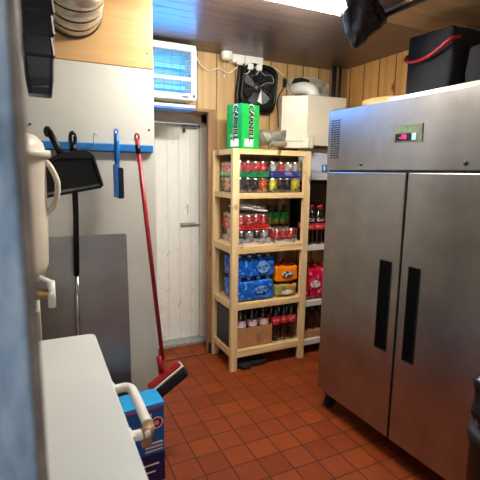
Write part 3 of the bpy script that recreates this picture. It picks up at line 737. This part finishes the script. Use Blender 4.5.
# things on the fridge
tag(MB().box((1.70, .98, 1.947), (1.95, 1.752, 1.966), 'cream', .003).build('chopping_board'), 'flat cream board lying on top of the steel fridge', 'board')
t = thing('wooden_tray', 'round pale wooden tray on the back of the steel fridge top', 'tray', (2.22, 2.215, 1.947))
MB().lathe([(0, 0), (.215, 0), (.22, .004), (.22, .11), (.208, .11), (.206, .012), (0, .012)], 'ply', 40, cap=False).build('tray_bowl', t)
t = thing('black_bag', 'black fabric bag with red strap slumped on the fridge under the ceiling', 'bag', (0, 0, 0))
MB().blob((2.04, 1.67, 1.962), (2.32, 1.985, 2.375), 'blackmatte', .016, 6, 16, .022, 4, fold=.02).build('bag_body', t)
MB().tube(smooth_path([(2.06, 1.992, 2.27), (2.022, 1.965, 2.235), (2.018, 1.88, 2.215), (2.016, 1.80, 2.222), (2.018, 1.73, 2.25), (2.024, 1.672, 2.28), (2.08, 1.655, 2.30)]), .010, 'red', 8).build('strap', t)
tag(MB().blob((2.10, 1.28, 1.966), (2.38, 1.63, 2.25), 'blackmatte', .02, 6, 14, .03, 9, fold=.02).build('folded_coat'), 'dark folded coat on the fridge right of the red strapped bag', 'coat')
struct('trim_7', MB().box((2.43, 1.90, 2.40), (2.6, 1.975, 2.472), 'pine', .003))

# ------------------------------------------------------------------ bin bag hanging by the lamp, conduit
b = bmesh.new(); rows = 22; seg = 32; rg = []
for i in range(rows+1):
    f_ = i/rows; z = 2.498-.245*f_
    xl = 1.495+.03*min(1, f_/.3)+.09*max(0, (f_-.3)/.7)**1.3
    xr = 1.76+.085*min(1, f_/.28) if f_ < .28 else 1.845-.205*((f_-.28)/.72)**1.25
    xl, xr = min(xl, xr-.012), xr; cx = (xl+xr)/2; hw = (xr-xl)/2; th = .012+.055*(1-f_)**.7
    ring = []
    for k in range(seg):
        a = 2*math.pi*k/seg; fo = 1+.22*math.sin(7*a+3*f_)*(1-f_*.5)
        p_ = Vector((cx+hw*math.copysign(abs(math.cos(a))**.8, math.cos(a)), 1.955+th*math.sin(a)*fo, z))
        ring.append(b.verts.new(p_ + noise.noise_vector(p_*22)*.009))
    rg.append(ring)
for r0, r1 in zip(rg, rg[1:]):
    for k in range(seg): b.faces.new((r0[k], r0[(k+1) % seg], r1[(k+1) % seg], r1[k]))
b.faces.new(rg[0][::-1]); b.faces.new(rg[-1]); bmesh.ops.recalc_face_normals(b, faces=b.faces)
bb = MB(); bb.merge(b, 'binbag', None, True)
tag(bb.build('bin_bag'), 'black polythene bag hanging from the ceiling at the end of the lamp', 'bag')
tag(MB().tube([(1.825, 1.93, 2.45), (1.825, -.5, 2.45)], .014, 'black', 10).build('conduit_pipe'), 'thin black pipe running along the ceiling from the hanging black bag', 'pipe')

# ------------------------------------------------------------------ partition wall: rail and tools
t = thing('tool_rail', 'long blue wall rail for hanging cleaning tools on the white board', 'rail', (0, 0, 0))
MB().box((-.06, 2.282, 1.664), (.581, 2.302, 1.706), 'rail', .006).build('rail_body', t)
MB().tube(smooth_path([(.276, 2.285, 1.70), (.278, 2.262, 1.712), (.276, 2.25, 1.74), (.284, 2.246, 1.752), (.292, 2.25, 1.744)]), .004, 'whiteplastic', 8).build('hook', t)
MB().tube([(.476, 2.285, 1.728), (.476, 2.2, 1.73)], .004, 'chrome', 8).tube([(.176, 2.285, 1.728), (.176, 2.2, 1.73)], .004, 'chrome', 8).tube([(.381, 2.285, 1.752), (.381, 2.215, 1.754)], .004, 'chrome', 8).tube([(.062, 2.285, 1.748), (.062, 2.19, 1.75)], .004, 'chrome', 8).build('hook', t)
# lobby broom hanging behind the dustpan
def flat_handle(mb, pts, w, th, m):
    pass
t = thing('long_broom', 'long black handled broom hanging behind the black dustpan', 'broom', (.176, 2.232, 0))
h = MB().tube([(0, 0, 1.665), (-.002, 0, 1.35), (-.012, 0, 1.045)], .0135, 'black', 12)
h.tube([(.011*math.cos(R(k*30)), 0, 1.718+.030*math.sin(R(k*30))) for k in range(12)], .009, 'black', 8, close=True); h.tube([(0, 0, 1.65), (0, 0, 1.69)], .017, 'black', 10); h.build('grip', t)
MB().tube([(-.012, 0, 1.045), (-.018, 0, .60)], .0095, 'chrome', 10).build('pole', t)
MB().box((-.11, -.012, .57), (.075, .015, .61), 'black', .006).build('broom_head', t)
# dustpan
t = thing('dustpan', 'wide black dustpan hanging by its handle from the blue rail', 'dustpan', (0, 0, 0))
pan = MB()
# front plate slopes; body as a shallow scoop
def q(x, z): return (x, z)
pan.prism([(.03, 1.60), (.115, 1.648), (.235, 1.667), (.262, 1.64), (.303, 1.495), (.295, 1.483), (.02, 1.432), (-.04, 1.43), (-.05, 1.58)], 2.196, 2.203, 'black', 'y', .002)
pan.prism([(.03, 1.60), (.115, 1.648), (.235, 1.667), (.262, 1.64), (.25, 1.62), (.11, 1.618), (.03, 1.575)], 2.150, 2.203, 'black', 'y', .006)
pan.prism([(.303, 1.495), (.262, 1.64), (.250, 1.635), (.290, 1.495)], 2.160, 2.203, 'black', 'y', .003)
pan.prism([(.012, 1.455), (.297, 1.507), (.298, 1.497), (.014, 1.443)], 2.192, 2.198, 'greylight', 'y', .002)
pan.build('pan', t)
h = MB(); h.tube([(.128, 2.18, 1.625), (.10, 2.182, 1.68), (.072, 2.185, 1.745)], .016, 'black', 12, rr=[.019, .016, .015])
h.tube([(.066+.008*math.cos(R(k*36)), 2.185, 1.742+.016*math.sin(R(k*36))) for k in range(10)], .0105, 'black', 8, close=True); h.build('handle', t)
# blue hand brush
t = thing('hand_brush', 'blue hand brush with dark blue bristles hanging from the rail', 'brush', (.381, 2.235, 0), ry=0)
h = MB().tube([(0, 0, 1.755), (.001, 0, 1.70), (.0, 0, 1.60), (-.002, 0, 1.58)], .011, 'blueplastic', 12, rr=[.012, .0145, .012, .013])
h.tube([(.009*math.cos(R(k*36)), 0, 1.762+.012*math.sin(R(k*36))) for k in range(10)], .004, 'blueplastic', 8, close=True); h.build('handle', t)
MB().prism(rr_poly(-.018, 1.435, .000, 1.60, .006), -.022, .022, 'blueplastic', 'y', .003).build('head', t)
MB().prism(rr_poly(-.004, 1.428, .028, 1.585, .010), -.020, .020, 'bluebristle', 'y', .004).build('bristles', t)
# red broom
t = thing('red_broom', 'red handled broom leaning on the white board, head on the blue carton', 'broom', (0, 0, 0))
MB().tube([(.477, 2.2, 1.725), (.572, 2.13, .56)], .0115, 'red', 12).tube([(.477+.010*math.cos(R(k*36)), 2.2, 1.738+.016*math.sin(R(k*36))) for k in range(10)], .005, 'red', 8, close=True).build('handle', t)
MB().tube([(.4765, 2.197, 1.70), (.482, 2.195, 1.655)], .0128, 'black', 12).build('hanging_sleeve', t)
# head: local box, tilted up to the right
mh = Matrix.Translation((.574, 2.10, .472)) @ Matrix.Rotation(R(-33), 4, 'Y')
hd = MB().box((-.100, -.026, .0), (.105, .024, .022), 'red', .009, mat=mh); hd.tube([mh @ Vector((.0, .02, .02)), mh @ Vector((.04, .035, .10))], .016, 'red', 10); hd.build('broom_head', t)
MB().box((-.103, -.035, -.008), (.112, .030, .002), 'cream', .004, mat=mh).build('white_strip', t)
MB().box((-.10, -.042, -.072), (.112, .030, -.006), 'bristle', .018, mat=mh).build('bristles', t)
# steel sheet leaning on the board
tag(MB().prism(rr_poly(-.35, 0, .428, 1.232, .012), -.0015, .0015, 'steel_sheet', 'y', mat=T(0, 2.258, .005, rx=R(-1.6))).build('steel_sheet'), 'dull stainless steel sheet leaning on the white board behind the freezer', 'metal sheet')

# ------------------------------------------------------------------ white container with tap
t = thing('drink_dispenser', 'tall white lidded container with side handle and tap beside the black dustpan', 'dispenser', (-.062, 2.02, 0))
MB().lathe([(0, 1.09), (.075, 1.095), (.098, 1.16), (.104, 1.3), (.108, 1.60), (.114, 1.62)], 'cream', 36, cap=False).build('body', t)
MB().lathe([(.114, 1.618), (.130, 1.62), (.130, 1.648), (.108, 1.652), (.102, 1.68), (.075, 1.71), (.03, 1.722), (0, 1.724)], 'cream', 36, cap=False).build('lid', t)
MB().tube(smooth_path([(.100, -.01, 1.615), (.128, -.02, 1.575), (.148, -.03, 1.52), (.145, -.03, 1.46), (.125, -.02, 1.41), (.098, -.01, 1.385)]), .012, 'cream', 12).build('handle', t)
MB().tube([(-.02, -.08, 1.055), (.085, -.09, 1.045)], .021, 'tape', 12).build('tap_pipe', t)
MB().tube([(.10, -.09, 1.10), (.10, -.09, .985)], .016, 'whiteplastic', 12).tube([(.11, -.09, 1.09), (.055, -.09, 1.122)], .009, 'whiteplastic', 10).tube([(.085, -.09, 1.045), (.105, -.09, 1.045)], .018, 'whiteplastic', 12).build('tap', t)
tag(MB().box((-.20, 1.95, 0), (-.01, 2.14, .965), 'cream', .004).box((-.16, 2.02, .965), (-.05, 2.12, 1.085), 'cream', .004).build('stand'), 'narrow stand carrying the white container behind the chest freezer', 'stand')

# ------------------------------------------------------------------ chest freezer with handle
t = thing('chest_freezer', 'white chest freezer with flat lid and projecting side handle', 'freezer', (0, 0, 0))
MB().box((-.56, .5, .04), (.176, 1.82, .835), 'freezer', .012, 3).build('body', t)
MB().prism(rr_poly(-.58, .48, .196, 1.83, .03, 6), .845, .88, 'freezer', 'z', .006).build('lid', t)
MB().box((-.55, .51, .834), (.18, 1.815, .847), 'gasket').build('seal', t)
hd = MB()
hp = smooth_path([(.188, 1.335, .862), (.230, 1.338, .862), (.248, 1.315, .862), (.250, 1.25, .862), (.250, 1.17, .862), (.249, 1.09, .862), (.244, 1.072, .862), (.232, 1.062, .862), (.186, 1.062, .862)], 5)
for (a, b_) in ((0, len(hp)),):
    hd.tube(hp, .0, 'whiteplastic', 10, rr=[.015]*len(hp))
hd.prism([(.18, 1.37), (.196, 1.365), (.204, 1.33), (.18, 1.30)], .850, .876, 'whiteplastic').prism([(.18, 1.10), (.198, 1.08), (.202, 1.04), (.18, 1.03)], .850, .876, 'whiteplastic')
hd.build('handle', t)
MB().tube([(.222, 1.062, .861), (.243, 1.066, .861), (.2515, 1.10, .861)], .0172, 'tape', 12).box((.222, 1.05, .825), (.250, 1.075, .86), 'tape', .004).build('tape', t)

# ------------------------------------------------------------------ detergent carton
t = thing('detergent_carton', 'blue carton with light blue lid and red lettering on the tiles', 'carton', (.522, 1.932, 0), R(4))
MB().box((-.27, 0, 0), (0, .145, .412), 'boxblue', .002).box((-.271, -.001, .0), (.001, .146, .16), 'boxnavy').build('carton_body', t)
MB().box((-.273, -.003, .412), (.003, .148, .432), 'boxtop', .003).box((-.2735, -.0035, .406), (.0035, .1485, .414), 'magenta').build('lid', t)
bx = MB().text('lo', .1, 'textwhite', T(-.05, -.0012, .335), off=.009).text('lo', .1, 'red', T(-.05, -.002, .335), off=.0035)
bx.build('lettering', t)
for k in range(3): MB().box((-.10, -.0022, .215-k*.02), (-.01, -.0012, .225-k*.02), 'cardwhite').build('printed_line', t)
for x_, z_ in ((-.03, .10), (-.05, .06)): MB().box((-.12, -.0022, z_), (x_, -.0012, z_+.008), 'textwhite').build('printed_line', t)

# ------------------------------------------------------------------ dark round bin at the right edge
t = thing('round_bin', 'dark round topped bin at the right edge in front of the fridge', 'bin', (1.50, .845, 0))
MB().lathe([(0, .0), (.105, .0), (.118, .60), (.12, .62)], 'black', 40, cap=False).build('body', t)
MB().lathe([(.122, .60), (.127, .605), (.127, .64), (.12, .648), (0, .648)], 'darkrubber', 40, cap=False).build('lid', t)
tag(MB().blob((1.405, .82, .665), (1.53, .95, .85), 'binbag', .02, 10, 10, .045, 6).build('plastic_bag'), 'glossy dark plastic bag on the round bin at the right edge', 'bag')

# black ribbed duct and silver duct at the top left
t = thing('plastic_duct', 'black ribbed square plastic duct hanging down at the top left', 'duct', (.032, 1.6, 0))
dd = MB(); zs = [1.81, 1.86, 1.92, 1.93, 1.985, 1.995, 2.05, 2.06, 2.115, 2.12, 2.18, 2.19, 2.25, 2.26, 2.33, 2.34, 2.41, 2.42, 2.5]
ws = [.035, .042, .045, .05, .046, .053, .048, .055, .050, .057, .052, .059, .054, .06, .055, .062, .057, .064, .06]
rings = []
for z, w_ in zip(zs, ws):
    rings.append([dd.bm.verts.new((u, v, z)) for u, v in rr_poly(-w_, -w_*1.1, w_, w_*1.1, .012, 3)])
n0 = 0
for a, b_ in zip(rings, rings[1:]):
    for k in range(len(a)): dd.bm.faces.new((a[k], a[(k+1) % len(a)], b_[(k+1) % len(a)], b_[k]))
dd.bm.faces.new(rings[0][::-1]); dd._fin(0, 0, 'blueblack'); dd.build('duct_body', t)
MB().tube([(-.025, -.04, 1.83), (.025, -.042, 1.835)], .003, 'greylight', 6).build('clip', t)
t = thing('flexible_duct', 'large silver flexible duct coming out of the plywood at top left', 'duct', (0, 0, 0))
path = []; rad = []
for k in range(41):
    a = R(90*k/40); path.append((.205, 2.298-.20*math.sin(a), 2.33+.20*(1-math.cos(a)))); rad.append(.124+.009*abs(math.sin(k*math.pi/5))**.5)
MB().tube(path[:34], .13, 'alu', 32, rr=rad[:34], cap=False).build('hose', t)
sm = MB()
for k in (5, 10, 15, 20, 25, 30):
    a = R(90*k/40); cx = Vector((.205, 2.298-.20*math.sin(a), 2.33+.20*(1-math.cos(a)))); u = Vector((0, math.sin(a), math.cos(a)))
    sm.tube([cx + Vector((1, 0, 0))*.127*math.cos(R(q_*12)) + u*.127*math.sin(R(q_*12)) for q_ in range(30)], .0035, 'steel_dark', 6, close=True)
sm.build('seam', t)
MB().tube([(.205+.132*math.cos(R(k*12)), 2.287, 2.33+.132*math.sin(R(k*12))) for k in range(30)], .008, 'steel_dark', 8, close=True).build('collar', t)
